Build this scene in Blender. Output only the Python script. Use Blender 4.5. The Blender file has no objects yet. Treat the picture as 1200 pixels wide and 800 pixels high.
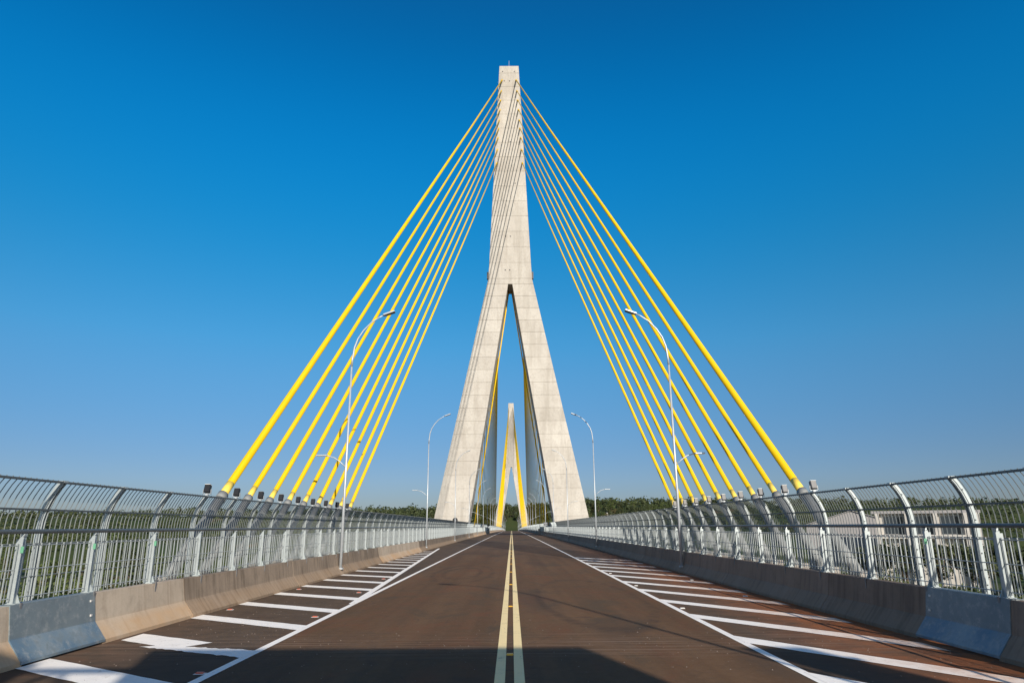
import bpy, bmesh, math, random
from mathutils import Vector, Matrix
import numpy as np

scene = bpy.context.scene
COL = scene.collection
R = math.radians

# ------------------------------------------------------------------ camera
cam = bpy.data.cameras.new("camera")
cam.lens = 24.0
cam.sensor_width = 36.0
cam.clip_start = 0.1
cam.clip_end = 30000.0
cam_ob = bpy.data.objects.new("camera", cam)
COL.objects.link(cam_ob)
PITCH = math.atan(216.0 / 800.0)
M = Matrix.Rotation(-0.0021, 4, 'Z') @ Matrix.Rotation(math.pi / 2 + PITCH, 4, 'X') @ Matrix.Rotation(-R(0.35), 4, 'Z')
cam_ob.matrix_world = Matrix.Translation((0.02, 0.0, 1.8)) @ M
scene.camera = cam_ob

# ------------------------------------------------------------------ light
SUN_ELEV = R(24.0)
SUN_AZ = (0.305, -0.96)                       # horizontal direction towards the sun (behind the camera, to the right)
n_ = math.hypot(*SUN_AZ)
to_sun = Vector((SUN_AZ[0] / n_ * math.cos(SUN_ELEV), SUN_AZ[1] / n_ * math.cos(SUN_ELEV), math.sin(SUN_ELEV)))
world = bpy.data.worlds.new("World")
scene.world = world
world.use_nodes = True
nt = world.node_tree
nt.nodes.clear()
wo = nt.nodes.new("ShaderNodeOutputWorld")
bg = nt.nodes.new("ShaderNodeBackground")
sk = nt.nodes.new("ShaderNodeTexSky")
sk.sky_type = 'NISHITA'
sk.sun_disc = False
sk.sun_elevation = SUN_ELEV
sk.sun_rotation = math.atan2(SUN_AZ[0], SUN_AZ[1])
sk.altitude = 200
sk.air_density = 1.0
sk.dust_density = 0.6
sk.ozone_density = 3.0
hs = nt.nodes.new("ShaderNodeHueSaturation")
hs.inputs["Saturation"].default_value = 1.25
hs.inputs["Value"].default_value = 1.0
nt.links.new(sk.outputs[0], hs.inputs["Color"])
# clear, polarised sky: deeper and more cyan overhead, a soft grey blue towards the horizon
tc = nt.nodes.new("ShaderNodeTexCoord")
sx = nt.nodes.new("ShaderNodeSeparateXYZ")
nt.links.new(tc.outputs["Generated"], sx.inputs[0])
rp_ = nt.nodes.new("ShaderNodeValToRGB")
rp_.color_ramp.interpolation = 'B_SPLINE'
els = rp_.color_ramp.elements
for i_, (p_, c_) in enumerate([(0.0, (.40, .44, .66)), (0.09, (.45, .50, .67)), (0.17, (.55, .70, .79)), (0.25, (.60, .93, .95)), (0.39, (.13, 1.16, 1.19)), (0.53, (.04, 1.36, 1.54)), (0.66, (.03, 1.0, 1.22)), (1.0, (.3, .95, 1.15))]):
    e_ = els[i_] if i_ < 2 else els.new(p_)
    e_.position = p_
    e_.color = (c_[0] / 2, c_[1] / 2, c_[2] / 2, 1)
nt.links.new(sx.outputs[2], rp_.inputs[0])
mu = nt.nodes.new("ShaderNodeMix"); mu.data_type = 'RGBA'; mu.blend_type = 'MULTIPLY'; mu.inputs[0].default_value = 1.0
dbl = nt.nodes.new("ShaderNodeVectorMath"); dbl.operation = 'SCALE'; dbl.inputs[3].default_value = 2.0
nt.links.new(rp_.outputs[0], dbl.inputs[0])
nt.links.new(hs.outputs[0], mu.inputs[6]); nt.links.new(dbl.outputs[0], mu.inputs[7])
# the polarised deepening fades out towards the sun's half of the sky, which keeps its plain colour
dp = nt.nodes.new("ShaderNodeVectorMath"); dp.operation = 'DOT_PRODUCT'
nt.links.new(tc.outputs["Generated"], dp.inputs[0]); dp.inputs[1].default_value = to_sun
mr = nt.nodes.new("ShaderNodeMapRange"); mr.interpolation_type = 'SMOOTHSTEP'
nt.links.new(dp.outputs["Value"], mr.inputs[0]); mr.inputs[1].default_value = -0.15; mr.inputs[2].default_value = 0.55
m2 = nt.nodes.new("ShaderNodeMix"); m2.data_type = 'RGBA'
nt.links.new(mr.outputs[0], m2.inputs[0]); nt.links.new(mu.outputs[2], m2.inputs[6]); nt.links.new(sk.outputs[0], m2.inputs[7])
nt.links.new(m2.outputs[2], bg.inputs[0])
bg.inputs[1].default_value = 0.09
nt.links.new(bg.outputs[0], wo.inputs[0])
sun = bpy.data.lights.new("sun", 'SUN')
sun.energy = 4.2
sun.angle = R(0.53)
sun.color = (1.0, 0.93, 0.83)
sun_ob = bpy.data.objects.new("sun", sun)
COL.objects.link(sun_ob)
sun_ob.rotation_euler = to_sun.to_track_quat('Z', 'Y').to_euler()
scene.view_settings.view_transform = 'Standard'
scene.view_settings.look = 'None'
scene.view_settings.gamma = 1.0
scene.view_settings.exposure = 0.35
scene.cycles.max_bounces = 6
scene.cycles.transparent_max_bounces = 8

# ------------------------------------------------------------------ materials
class NG:
    """small helper that writes shader node trees"""
    def __init__(self, name, rough=0.8, metal=0.0, spec=0.3):
        self.m = bpy.data.materials.new(name)
        self.m.use_nodes = True
        self.t = self.m.node_tree
        self.b = self.t.nodes["Principled BSDF"]
        self.b.inputs["Roughness"].default_value = rough
        self.b.inputs["Metallic"].default_value = metal
        self.b.inputs["Specular IOR Level"].default_value = spec
        self.pos = self.n("ShaderNodeNewGeometry").outputs["Position"]
    def n(self, kind, **kw):
        x = self.t.nodes.new(kind)
        for k, v in kw.items():
            setattr(x, k, v)
        return x
    def l(self, a, b):
        self.t.links.new(a, b)
    def scale(self, v, s):
        x = self.n("ShaderNodeVectorMath", operation='MULTIPLY')
        self.l(v, x.inputs[0]); x.inputs[1].default_value = s
        return x.outputs[0]
    def noise(self, vec=None, sc=(1, 1, 1), scale=1.0, detail=4.0, rough=0.55, dist=0.0):
        x = self.n("ShaderNodeTexNoise")
        x.inputs["Scale"].default_value = scale
        x.inputs["Detail"].default_value = detail
        x.inputs["Roughness"].default_value = rough
        x.inputs["Distortion"].default_value = dist
        self.l(self.scale(vec or self.pos, sc), x.inputs["Vector"])
        return x.outputs["Fac"]
    def rng(self, v, a, b, c=0.0, d=1.0):
        x = self.n("ShaderNodeMapRange")
        self.l(v, x.inputs[0])
        for i, q in enumerate((a, b, c, d)):
            x.inputs[i + 1].default_value = q
        return x.outputs[0]
    def math(self, op, a, b=None):
        x = self.n("ShaderNodeMath", operation=op)
        for i, q in enumerate((a, b)):
            if q is None: continue
            if isinstance(q, (int, float)): x.inputs[i].default_value = q
            else: self.l(q, x.inputs[i])
        return x.outputs[0]
    def mix(self, f, a, b, mode='MIX'):
        x = self.n("ShaderNodeMix", data_type='RGBA', blend_type=mode)
        if isinstance(f, (int, float)): x.inputs[0].default_value = f
        else: self.l(f, x.inputs[0])
        for i, q in ((6, a), (7, b)):
            if isinstance(q, tuple): x.inputs[i].default_value = (*q, 1.0)
            else: self.l(q, x.inputs[i])
        return x.outputs[2]
    def axis(self, i, vec=None):
        x = self.n("ShaderNodeSeparateXYZ")
        self.l(vec or self.pos, x.inputs[0])
        return x.outputs[i]
    def rnd(self):
        return self.n("ShaderNodeObjectInfo").outputs["Random"]
    def color(self, c):
        if isinstance(c, tuple): self.b.inputs["Base Color"].default_value = (*c, 1)
        else: self.l(c, self.b.inputs["Base Color"])
        return self
    def bump(self, h, strength=0.3, dist=0.02):
        x = self.n("ShaderNodeBump")
        x.inputs["Strength"].default_value = strength
        x.inputs["Distance"].default_value = dist
        self.l(h, x.inputs["Height"])
        self.l(x.outputs[0], self.b.inputs["Normal"])
        return self

def mat_asphalt():
    g = NG("asphalt", 0.9, 0, 0.12)
    big = g.noise(scale=0.25, sc=(1, 0.35, 1), detail=5)
    streak = g.noise(scale=1.0, sc=(1.6, 0.04, 1), detail=4)
    mid = g.noise(scale=2.2, detail=6, rough=0.65)
    fine = g.noise(scale=60, detail=3, rough=0.7)
    c = g.mix(g.rng(big, 0.3, 0.7), (0.138, 0.081, 0.041), (0.19, 0.114, 0.060))
    c = g.mix(g.rng(mid, 0.5, 0.72, 0, 0.4), c, (0.11, 0.066, 0.036))
    c = g.mix(g.rng(streak, 0.38, 0.66, 0, 0.7), c, (0.108, 0.063, 0.033))
    spk = g.noise(scale=9.0, detail=4, rough=0.75)
    c = g.mix(g.rng(spk, 0.55, 0.75, 0, 0.5), c, (0.20, 0.135, 0.09))
    c = g.mix(g.rng(spk, 0.45, 0.28, 0, 0.5), c, (0.085, 0.055, 0.034))
    red = g.noise(scale=0.8, sc=(1.0, 0.55, 1), detail=6, rough=0.7, dist=0.8)
    c = g.mix(g.rng(red, 0.52, 0.70, 0, 0.75), c, (0.175, 0.076, 0.038))
    c = g.mix(g.rng(red, 0.47, 0.32, 0, 0.75), c, (0.095, 0.072, 0.045))
    arc = g.noise(scale=0.35, sc=(1, 0.4, 1), detail=1, dist=2.5)
    c = g.mix(g.math('MULTIPLY', g.rng(g.math('ABSOLUTE', g.math('SUBTRACT', arc, 0.52)), 0.012, 0.0, 0, 0.4), g.rng(mid, 0.35, 0.6)), c, (0.075, 0.055, 0.042))
    c = g.mix(g.rng(g.axis(1), 35, 75, 0, 0.6), c, (0.108, 0.080, 0.058))
    # inside the marked lanes the surface carries brown dust, the shoulders stay greyer
    ax = g.math('ABSOLUTE', g.axis(0))
    c = g.mix(g.rng(ax, 3.7, 4.1, 0, 0.8), c, g.mix(g.rng(mid, 0.35, 0.65), (0.090, 0.068, 0.048), (0.135, 0.100, 0.070)))
    # red earth washed against the right hand barrier
    x = g.axis(0)
    dirt = g.math('MULTIPLY', g.rng(x, 4.1, 6.4), g.math('ADD', g.math('MULTIPLY', g.rng(mid, 0.3, 0.62), 0.6), g.math('MULTIPLY', g.rng(big, 0.35, 0.6), 0.4)))
    y = g.axis(1)
    dirt = g.math('MULTIPLY', dirt, g.rng(y, 60, 14, 0.15, 1.0))
    c = g.mix(g.math('MINIMUM', g.math('MULTIPLY', dirt, 1.15), 0.92), c, (0.40, 0.125, 0.036))
    dl = g.math('MULTIPLY', g.rng(x, -4.9, -6.6), g.rng(mid, 0.42, 0.7))
    dl = g.math('MULTIPLY', dl, g.rng(y, 16, 10))
    c = g.mix(g.math('MULTIPLY', dl, 0.7), c, (0.20, 0.09, 0.045))
    # dusty scratched band over the deck joint
    jn = g.noise(scale=1.0, sc=(0.35, 11, 1), detail=6, rough=0.75)
    band = g.math('MULTIPLY', g.rng(y, 10.3, 11.0), g.rng(y, 13.2, 11.9))
    c = g.mix(g.math('MULTIPLY', band, g.rng(jn, 0.50, 0.66, 0, 0.75)), c, (0.27, 0.19, 0.135))
    c = g.mix(g.math('MULTIPLY', band, g.rng(jn, 0.47, 0.34, 0, 0.7)), c, (0.06, 0.042, 0.03))
    pt = g.noise(scale=0.16, sc=(1.6, 0.5, 1), detail=3, rough=0.5)
    c = g.mix(g.rng(pt, 0.53, 0.60, 0, 0.40), c, (0.07, 0.055, 0.042))
    # aggregate speckle
    c = g.mix(g.rng(fine, 0.62, 0.78, 0, 0.45), c, (0.24, 0.185, 0.14))
    c = g.mix(g.rng(fine, 0.40, 0.28, 0, 0.55), c, (0.03, 0.024, 0.02))
    # tyre scrub marks turning across the left lane
    for cx, cy, r0 in ((-1.9, 29.0, 1.15), (-1.95, 29.0, 0.72), (2.0, 19.0, 1.3)):
        dx = g.math('ADD', x, -cx); dy = g.math('MULTIPLY', g.math('ADD', y, -cy), 0.22)
        dd = g.math('SQRT', g.math('ADD', g.math('MULTIPLY', dx, dx), g.math('MULTIPLY', dy, dy)))
        ring = g.rng(g.math('ABSOLUTE', g.math('SUBTRACT', dd, r0)), 0.13, 0.04, 0, 0.42)
        c = g.mix(g.math('MULTIPLY', ring, g.rng(g.math('ADD', mid, big), 0.85, 1.1)), c, (0.05, 0.038, 0.03))
    c = g.mix(1.0, c, (0.95, 0.90, 0.895), 'MULTIPLY')
    g.color(c).bump(fine, 0.35, 0.012)
    return g.m

def mat_paint(name, col, wear):
    g = NG(name, 0.7, 0, 0.3)
    a = g.noise(scale=3.0, detail=6, rough=0.7)
    f = g.noise(scale=45, detail=4, rough=0.7)
    c = g.mix(g.rng(a, 0.50, 0.75, 0, 0.5), col, tuple(v * 0.74 for v in col))
    w2 = g.noise(scale=5.0, sc=(1, .6, 1), detail=7, rough=0.8)
    c = g.mix(g.rng(w2, 0.58, 0.68, 0, 0.55), c, (0.30, 0.22, 0.15))
    c = g.mix(g.rng(f, 0.55, 0.75, 0, wear), c, (0.09, 0.07, 0.06))
    x = g.axis(0)
    c = g.mix(g.math('MULTIPLY', g.rng(x, 4.3, 6.5, 0, 0.95), g.rng(a, 0.3, 0.65, 0.3, 1)), c, (0.62, 0.30, 0.14))
    g.color(c).bump(f, 0.2, 0.006)
    return g.m

def mat_concrete(name, c1, c2, stain, streaks=0.6, sc=1.0, rand=0.0, rust=0.0):
    g = NG(name, 0.88, 0, 0.2)
    a = g.noise(scale=0.7 * sc, detail=6, rough=0.6)
    st = g.noise(scale=1.0 * sc, sc=(0.6, 5.5, 0.30), detail=6, rough=0.7)
    f = g.noise(scale=18 * sc, detail=5, rough=0.7)
    c = g.mix(g.rng(a, 0.3, 0.7), c1, c2)
    blot = g.noise(scale=1.9 * sc, detail=6, rough=0.7, dist=0.6)
    c = g.mix(g.rng(blot, 0.5, 0.68, 0, 0.5), c, tuple(v * 0.62 for v in c1))
    c = g.mix(g.math('MULTIPLY', g.rng(st, 0.47, 0.66, 0, streaks * 1.5), g.rng(a, 0.35, 0.6, 0.25, 1)), c, stain)
    c = g.mix(g.rng(f, 0.5, 0.75, 0, 0.35), c, tuple(v * 0.6 for v in c1))
    if rand:
        r = g.rnd()
        c = g.mix(1.0, c, g.mix(r, (1 - rand,) * 3, (1.0, 1.0, 1.0)), 'MULTIPLY')
    if rust:
        z = g.axis(2)
        c = g.mix(g.math('MULTIPLY', g.rng(z, 0.38, 0.22, 0, rust), g.rng(a, 0.3, 0.65, 0.3, 1)), c, (0.56, 0.34, 0.17))
    g.color(c).bump(f, 0.35, 0.01)
    return g.m

def mat_pylon():
    g = NG("pylon_concrete", 0.9, 0, 0.15)
    a = g.noise(scale=0.16, detail=6, rough=0.6)
    st = g.noise(scale=1.0, sc=(0.9, 0.9, 0.10), detail=6, rough=0.65)
    f = g.noise(scale=2.2, detail=5, rough=0.7)
    c = g.mix(g.rng(a, 0.3, 0.7), (0.485, 0.445, 0.39), (0.59, 0.55, 0.485))
    c = g.mix(g.rng(st, 0.47, 0.66, 0, 0.7), c, (0.40, 0.36, 0.305))
    c = g.mix(g.rng(g.noise(scale=0.55, sc=(1, 1, 0.7), detail=7, rough=0.75, dist=0.4), 0.5, 0.66, 0, 0.6), c, (0.44, 0.395, 0.34))
    c = g.mix(g.rng(f, 0.5, 0.72, 0, 0.55), c, (0.36, 0.325, 0.28))
    c = g.mix(1.0, c, g.mix(g.rnd(), (0.90, 0.895, 0.89), (1.0, 1.0, 1.0)), 'MULTIPLY')
    g.color(c).bump(f, 0.2, 0.03)
    return g.m

def mat_simple(name, col, rough=0.6, metal=0.0, var=0.2, sc=6.0, spec=0.4):
    g = NG(name, rough, metal, spec)
    a = g.noise(scale=sc, detail=5, rough=0.65)
    g.color(g.mix(g.rng(a, 0.3, 0.75), col, tuple(v * (1 - var) for v in col)))
    return g.m

def mat_steel():
    g = NG("galvanised_steel", 0.45, 0.35, 0.5)
    a = g.noise(scale=9, detail=5, rough=0.7)
    b = g.noise(scale=1.2, detail=3)
    c = g.mix(g.rng(a, 0.3, 0.7), (0.40, 0.44, 0.44), (0.49, 0.53, 0.525))
    c = g.mix(g.rng(b, 0.4, 0.7, 0, 0.3), c, (0.34, 0.38, 0.38))
    g.color(c)
    return g.m

def mat_joint_plate():
    g = NG("painted_steel_plate", 0.5, 0.1, 0.4)
    a = g.noise(scale=1.6, detail=6, rough=0.65)
    f = g.noise(scale=7, detail=6, rough=0.75)
    z = g.axis(2)
    c = g.mix(g.rng(a, 0.35, 0.68), (0.15, 0.185, 0.20), (0.22, 0.25, 0.255))
    c = g.mix(g.rng(z, 0.36, 0.33, 0, 1.0), c, g.mix(g.rng(a, 0.42, 0.6), (0.12, 0.185, 0.24), (0.25, 0.295, 0.31)))
    c = g.mix(g.rng(f, 0.5, 0.66, 0, 0.75), c, (0.33, 0.335, 0.32))
    c = g.mix(g.rng(g.noise(scale=3.2, detail=7, rough=0.75), 0.5, 0.62, 0, 0.55), c, (0.12, 0.15, 0.165))
    g.color(c)
    return g.m

def mat_leaf(name, c1, c2, c3):
    g = NG(name, 0.6, 0, 0.25)
    a = g.noise(scale=0.11, detail=2)
    b = g.noise(scale=1.7, detail=3)
    c = g.mix(g.rng(a, 0.35, 0.65), c1, c2)
    c = g.mix(g.rng(b, 0.4, 0.7, 0, 0.8), c, c3)
    c = g.mix(1.0, c, g.mix(g.rnd(), (0.7, 0.72, 0.65), (1.15, 1.1, 1.0)), 'MULTIPLY')
    g.color(c)
    return g.m

def mat_terrain():
    g = NG("terrain", 0.95, 0, 0.1)
    a = g.noise(scale=0.02, detail=6, rough=0.6)
    b = g.noise(scale=0.25, detail=6, rough=0.7)
    c = g.mix(g.rng(a, 0.35, 0.65), (0.035, 0.055, 0.018), (0.075, 0.075, 0.03))
    c = g.mix(g.rng(b, 0.35, 0.65, 0, 0.7), c, (0.035, 0.055, 0.018))
    c = g.mix(g.rng(a, 0.60, 0.72, 0, 0.85), c, (0.22, 0.11, 0.06))
    g.color(c).bump(b, 0.6, 0.4)
    return g.m

MAT = dict(
    asphalt=mat_asphalt(),
    white=mat_paint("white_road_paint", (1.0, 0.93, 0.84), 0.25),
    yellow=mat_paint("yellow_road_paint", (1.0, 0.77, 0.38), 0.15),
    stud_y=mat_simple("amber_stud", (0.85, 0.45, 0.04), 0.35),
    stud_r=mat_simple("red_stud", (0.55, 0.12, 0.06), 0.4),
    stud_w=mat_simple("white_stud", (0.75, 0.72, 0.66), 0.4),
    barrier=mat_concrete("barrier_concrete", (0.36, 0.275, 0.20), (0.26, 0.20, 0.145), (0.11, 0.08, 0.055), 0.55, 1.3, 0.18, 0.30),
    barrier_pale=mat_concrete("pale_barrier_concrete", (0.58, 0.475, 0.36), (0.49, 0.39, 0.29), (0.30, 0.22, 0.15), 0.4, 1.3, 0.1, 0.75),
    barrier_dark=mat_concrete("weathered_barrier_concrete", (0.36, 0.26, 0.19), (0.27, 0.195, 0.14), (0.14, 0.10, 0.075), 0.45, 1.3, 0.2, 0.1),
    deck=mat_concrete("deck_concrete", (0.36, 0.33, 0.29), (0.30, 0.27, 0.24), (0.2, 0.18, 0.15), 0.4, 0.6),
    pylon=mat_pylon(),
    steel=mat_steel(),
    bars=mat_simple("dark_bar_steel", (0.25, 0.27, 0.265), 0.5, 0.2, 0.25),  # darker tone than the galvanised steel of the posts
    picket=mat_simple("picket_steel", (0.40, 0.43, 0.425), 0.45, 0.25, 0.25),
    rail=mat_simple("shaded_rail_steel", (0.12, 0.135, 0.14), 0.4, 0.3, 0.25),  # galvanised rails toned dark, their shaded undersides put into the colour
    plate=mat_joint_plate(),
    cable=mat_simple("yellow_cable_sheath", (0.80, 0.515, 0.006), 0.6, 0, 0.14, 0.5, 0.12),
    cable_pale=mat_simple("pale_yellow_sleeve", (0.90, 0.64, 0.10), 0.5, 0, 0.1, 3.0),
    pipe=mat_simple("grey_guide_pipe", (0.26, 0.265, 0.255), 0.6, 0.1, 0.25, 3.0),
    black=mat_simple("black_plastic", (0.02, 0.02, 0.022), 0.4),
    lens=mat_simple("dark_glass", (0.03, 0.035, 0.04), 0.12, 0, 0.1),
    grey=mat_simple("grey_housing", (0.20, 0.195, 0.19), 0.55, 0.1),
    pole=mat_simple("pole_steel", (0.52, 0.55, 0.57), 0.4, 0.3, 0.2),
    green=mat_simple("green_tag", (0.14, 0.38, 0.23), 0.5),
    leaf_a=mat_leaf("leaf_mid_green", (0.045, 0.075, 0.020), (0.075, 0.10, 0.03), (0.10, 0.115, 0.035)),
    leaf_b=mat_leaf("leaf_dark_green", (0.032, 0.055, 0.022), (0.060, 0.078, 0.030), (0.085, 0.085, 0.038)),
    leaf_c=mat_leaf("leaf_dry", (0.115, 0.095, 0.045), (0.14, 0.12, 0.05), (0.085, 0.08, 0.035)),
    bark=mat_simple("bark", (0.12, 0.085, 0.06), 0.9),
    terrain=mat_terrain(),
    water=mat_simple("river_water", (0.12, 0.11, 0.08), 0.12, 0, 0.2, 0.05),
    wall_white=mat_simple("white_plaster", (0.62, 0.58, 0.52), 0.8, 0, 0.35, 0.9),
    wall_grey=mat_simple("grey_cladding", (0.34, 0.32, 0.31), 0.7, 0, 0.15, 1.0),
    roof_grey=mat_simple("grey_sheet_roof", (0.36, 0.34, 0.33), 0.6, 0.1, 0.2, 0.8),
    roof_red=mat_simple("red_tile", (0.32, 0.10, 0.055), 0.8, 0, 0.3, 3.0),
    glass=mat_simple("window_glass", (0.04, 0.05, 0.06), 0.15),
    soil=mat_simple("red_soil", (0.20, 0.10, 0.055), 0.95, 0, 0.35, 0.6),
    sign=mat_simple("sign_sheet", (0.10, 0.10, 0.105), 0.5, 0.2),
    stone=mat_simple("pebble", (0.28, 0.22, 0.18), 0.9, 0, 0.5, 20.0),
)

# ------------------------------------------------------------------ helpers
def zr(d):
    """height of the road surface above the datum: a long crest curve"""
    return -max(0.0, d) ** 2 / 163200.0

class MB:
    def __init__(self):
        self.v, self.f = [], []
    def add(self, vs, fs):
        o = len(self.v)
        self.v += [tuple(p) for p in vs]
        self.f += [tuple(i + o for i in q) for q in fs]
        return self
    def hexa(self, b, t):
        """four bottom points, four top points, same winding"""
        return self.add(list(b) + list(t), [(3, 2, 1, 0), (4, 5, 6, 7), (0, 1, 5, 4), (1, 2, 6, 5), (2, 3, 7, 6), (3, 0, 4, 7)])
    def box(self, x0, x1, y0, y1, z0, z1):
        b = [(x0, y0), (x1, y0), (x1, y1), (x0, y1)]
        return self.hexa([(x, y, z0) for x, y in b], [(x, y, z1) for x, y in b])
    def obox(self, c, ax, ay, az):
        c, ax, ay, az = map(Vector, (c, ax, ay, az))
        q = [(-1, -1), (1, -1), (1, 1), (-1, 1)]
        return self.hexa([c + i * ax + j * ay - az for i, j in q], [c + i * ax + j * ay + az for i, j in q])
    def tube(self, pts, r, n=8, caps=True):
        pts = [Vector(p) for p in pts]
        rs = r if isinstance(r, (list, tuple)) else [r] * len(pts)
        vs, fs = [], []
        up = None
        for i, p in enumerate(pts):
            d = (pts[min(i + 1, len(pts) - 1)] - pts[max(i - 1, 0)]).normalized()
            if up is None:
                ref = Vector((0, 0, 1)) if abs(d.z) < 0.9 else Vector((1, 0, 0))
                u = d.cross(ref).normalized()
            else:
                u = (up - d * up.dot(d)).normalized()
            up = u
            w = d.cross(u)
            for k in range(n):
                a = 2 * math.pi * k / n
                vs.append(p + (u * math.cos(a) + w * math.sin(a)) * rs[i])
        for i in range(len(pts) - 1):
            for k in range(n):
                k2 = (k + 1) % n
                fs.append((i * n + k, i * n + k2, (i + 1) * n + k2, (i + 1) * n + k))
        if caps:
            fs.append(tuple(range(n - 1, -1, -1)))
            fs.append(tuple(range((len(pts) - 1) * n, len(pts) * n)))
        return self.add(vs, fs)
    def mesh(self, name, mat, smooth=False, bevel=0.0):
        me = bpy.data.meshes.new(name)
        me.from_pydata(self.v, [], self.f)
        bm = bmesh.new(); bm.from_mesh(me)
        bmesh.ops.recalc_face_normals(bm, faces=bm.faces)
        if bevel:
            bmesh.ops.bevel(bm, geom=list(bm.edges), offset=bevel, segments=1, affect='EDGES')
        if smooth:
            for f in bm.faces: f.smooth = len(f.verts) == 4
        bm.to_mesh(me); bm.free()
        me.materials.append(mat)
        return me
    def build(self, name, mat, parent=None, smooth=False, bevel=0.0, loc=(0, 0, 0)):
        return link(name, self.mesh(name, mat, smooth, bevel), parent, loc)

def link(name, data, parent=None, loc=(0, 0, 0), rot=(0, 0, 0)):
    o = bpy.data.objects.new(name, data)
    COL.objects.link(o)
    o.location = loc
    o.rotation_euler = rot
    if parent: o.parent = parent
    return o

def tag(o, label=None, cat=None, group=None, kind=None):
    if label: o["label"] = label
    if cat: o["category"] = cat
    if group: o["group"] = group
    if kind: o["kind"] = kind
    return o

def thing(name, label, cat, loc=(0, 0, 0), group=None):
    o = link(name, None, None, loc)
    o.empty_display_size = 0.3
    return tag(o, label, cat, group)

def children_copy(src, label, loc, group=None, rotz=None):
    r = src.copy(); COL.objects.link(r); r.location = loc
    if rotz is not None: r.rotation_euler = (0, 0, rotz)
    r["label"] = label
    if group: r["group"] = group
    for ch in list(src.children):
        c = ch.copy(); COL.objects.link(c); c.parent = r
        for g in list(ch.children):
            d = g.copy(); COL.objects.link(d); d.parent = c
    return r

ORD = ["first", "second", "third", "fourth", "fifth", "sixth", "seventh", "eighth", "ninth", "tenth"]
rng = random.Random(7)

# stations along the bridge
D0, P1, P2, DEND = 10.9, 146.0, 616.0, 770.0
START = -60.0
def stations(a, b, near=10.0, far=25.0):
    out, d = [], a
    while d < b - 1e-6:
        out.append(d); d += near if d < 60 else far
    return out + [b]

def strip(x0, x1, a, b, dz, step=25.0):
    """road sheet strip that follows the crest curve"""
    mb = MB(); st = stations(a, b, 10, step)
    vs, fs = [], []
    for d in st:
        vs += [(x0, d, zr(d) + dz), (x1, d, zr(d) + dz)]
    for i in range(len(st) - 1):
        fs.append((2 * i, 2 * i + 1, 2 * i + 3, 2 * i + 2))
    return mb.add(vs, fs)

def sweep(profile, a, b, far=25.0, close=True):
    """profile: list of (x, z); swept along the road"""
    st = stations(a, b, 10, far); n = len(profile)
    vs, fs = [], []
    for d in st:
        vs += [(x, d, z + zr(d)) for x, z in profile]
    for i in range(len(st) - 1):
        for k in range(n if close else n - 1):
            k2 = (k + 1) % n
            fs.append((i * n + k, i * n + k2, (i + 1) * n + k2, (i + 1) * n + k))
    if close:
        fs += [tuple(range(n)), tuple(range((len(st) - 1) * n, len(st) * n))]
    return MB().add(vs, fs)

# ------------------------------------------------------------------ terrain
def smooth01(t):
    t = np.clip(t, 0, 1); return t * t * (3 - 2 * t)
_r = np.random.RandomState(3)
_ph = _r.rand(12, 3)
def hn(x, y):
    s = 0
    for i in range(12):
        w = 0.004 * 1.45 ** i
        a = _ph[i, 0] * 6.28
        s = s + np.sin((x * math.cos(a) + y * math.sin(a)) * w + _ph[i, 1] * 6.28) / (1.35 ** i)
    return s
def ground_h(x, y):
    x = np.asarray(x, float); y = np.asarray(y, float)
    ax = np.abs(x)
    near = -9.5 + 1.1 * hn(x, y) + 27.0 * smooth01((ax - 170) / 400)
    far = -9.0 + 1.5 * hn(x + 300, y) + (27.0 + 9.0 * smooth01((x - 20) / 120)) * smooth01((y - 770) / 230)
    t = smooth01((y - 200) / 110) * (1 - smooth01((ax - 330) / 260) * 0.0)
    u = smooth01((y - 560) / 150)
    valley = -44.0
    h = near * (1 - t) + valley * t
    h = h * (1 - u) + far * u
    # embankment carrying the approach road up to the abutment
    e = (1 - smooth01((ax - 11.0) / 16.0)) * (1 - smooth01((y - 6.0) / 12.0))
    h = h * (1 - e) + (-0.55) * e
    e2 = (1 - smooth01((ax - 12.0) / 24.0)) * smooth01((y - 745.0) / 30.0) * (1 - smooth01((y - 870.0) / 60.0))
    zz = -y * y / 163200.0
    h = h * (1 - e2) + (zz - 0.4) * e2
    return h
def gh(x, y):
    return float(ground_h(x, y))

def build_terrain():
    def axis(lim, fine, n1, far):
        a = list(np.linspace(-lim, lim, n1)); out = []
        g = [lim * 1.25, lim * 1.7, lim * 2.6, far]
        return sorted([-q for q in g] + a + g)
    xs = np.array(axis(900, 0, 121, 9000))
    ys = np.array(sorted([-9000, -3000, -1200, -500, -250] + list(np.arange(-120, 60, 6.0)) + list(np.arange(60, 1400, 14.0)) + [1550, 1900, 2600, 4000, 9000]))
    X, Y = np.meshgrid(xs, ys)
    Z = ground_h(X, Y)
    nx, ny = len(xs), len(ys)
    v = np.stack([X.ravel(), Y.ravel(), Z.ravel()], 1)
    f = [(j * nx + i, j * nx + i + 1, (j + 1) * nx + i + 1, (j + 1) * nx + i) for j in range(ny - 1) for i in range(nx - 1)]
    me = bpy.data.meshes.new("terrain")
    me.from_pydata(v.tolist(), [], f)
    for p in me.polygons: p.use_smooth = True
    me.materials.append(MAT["terrain"])
    tag(link("terrain", me), kind="structure")
    mb = MB().add([(-6000, 255, -34), (6000, 255, -34), (6000, 680, -34), (-6000, 680, -34)], [(0, 1, 2, 3)])
    tag(mb.build("river_water", MAT["water"]), kind="structure")
build_terrain()

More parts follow.
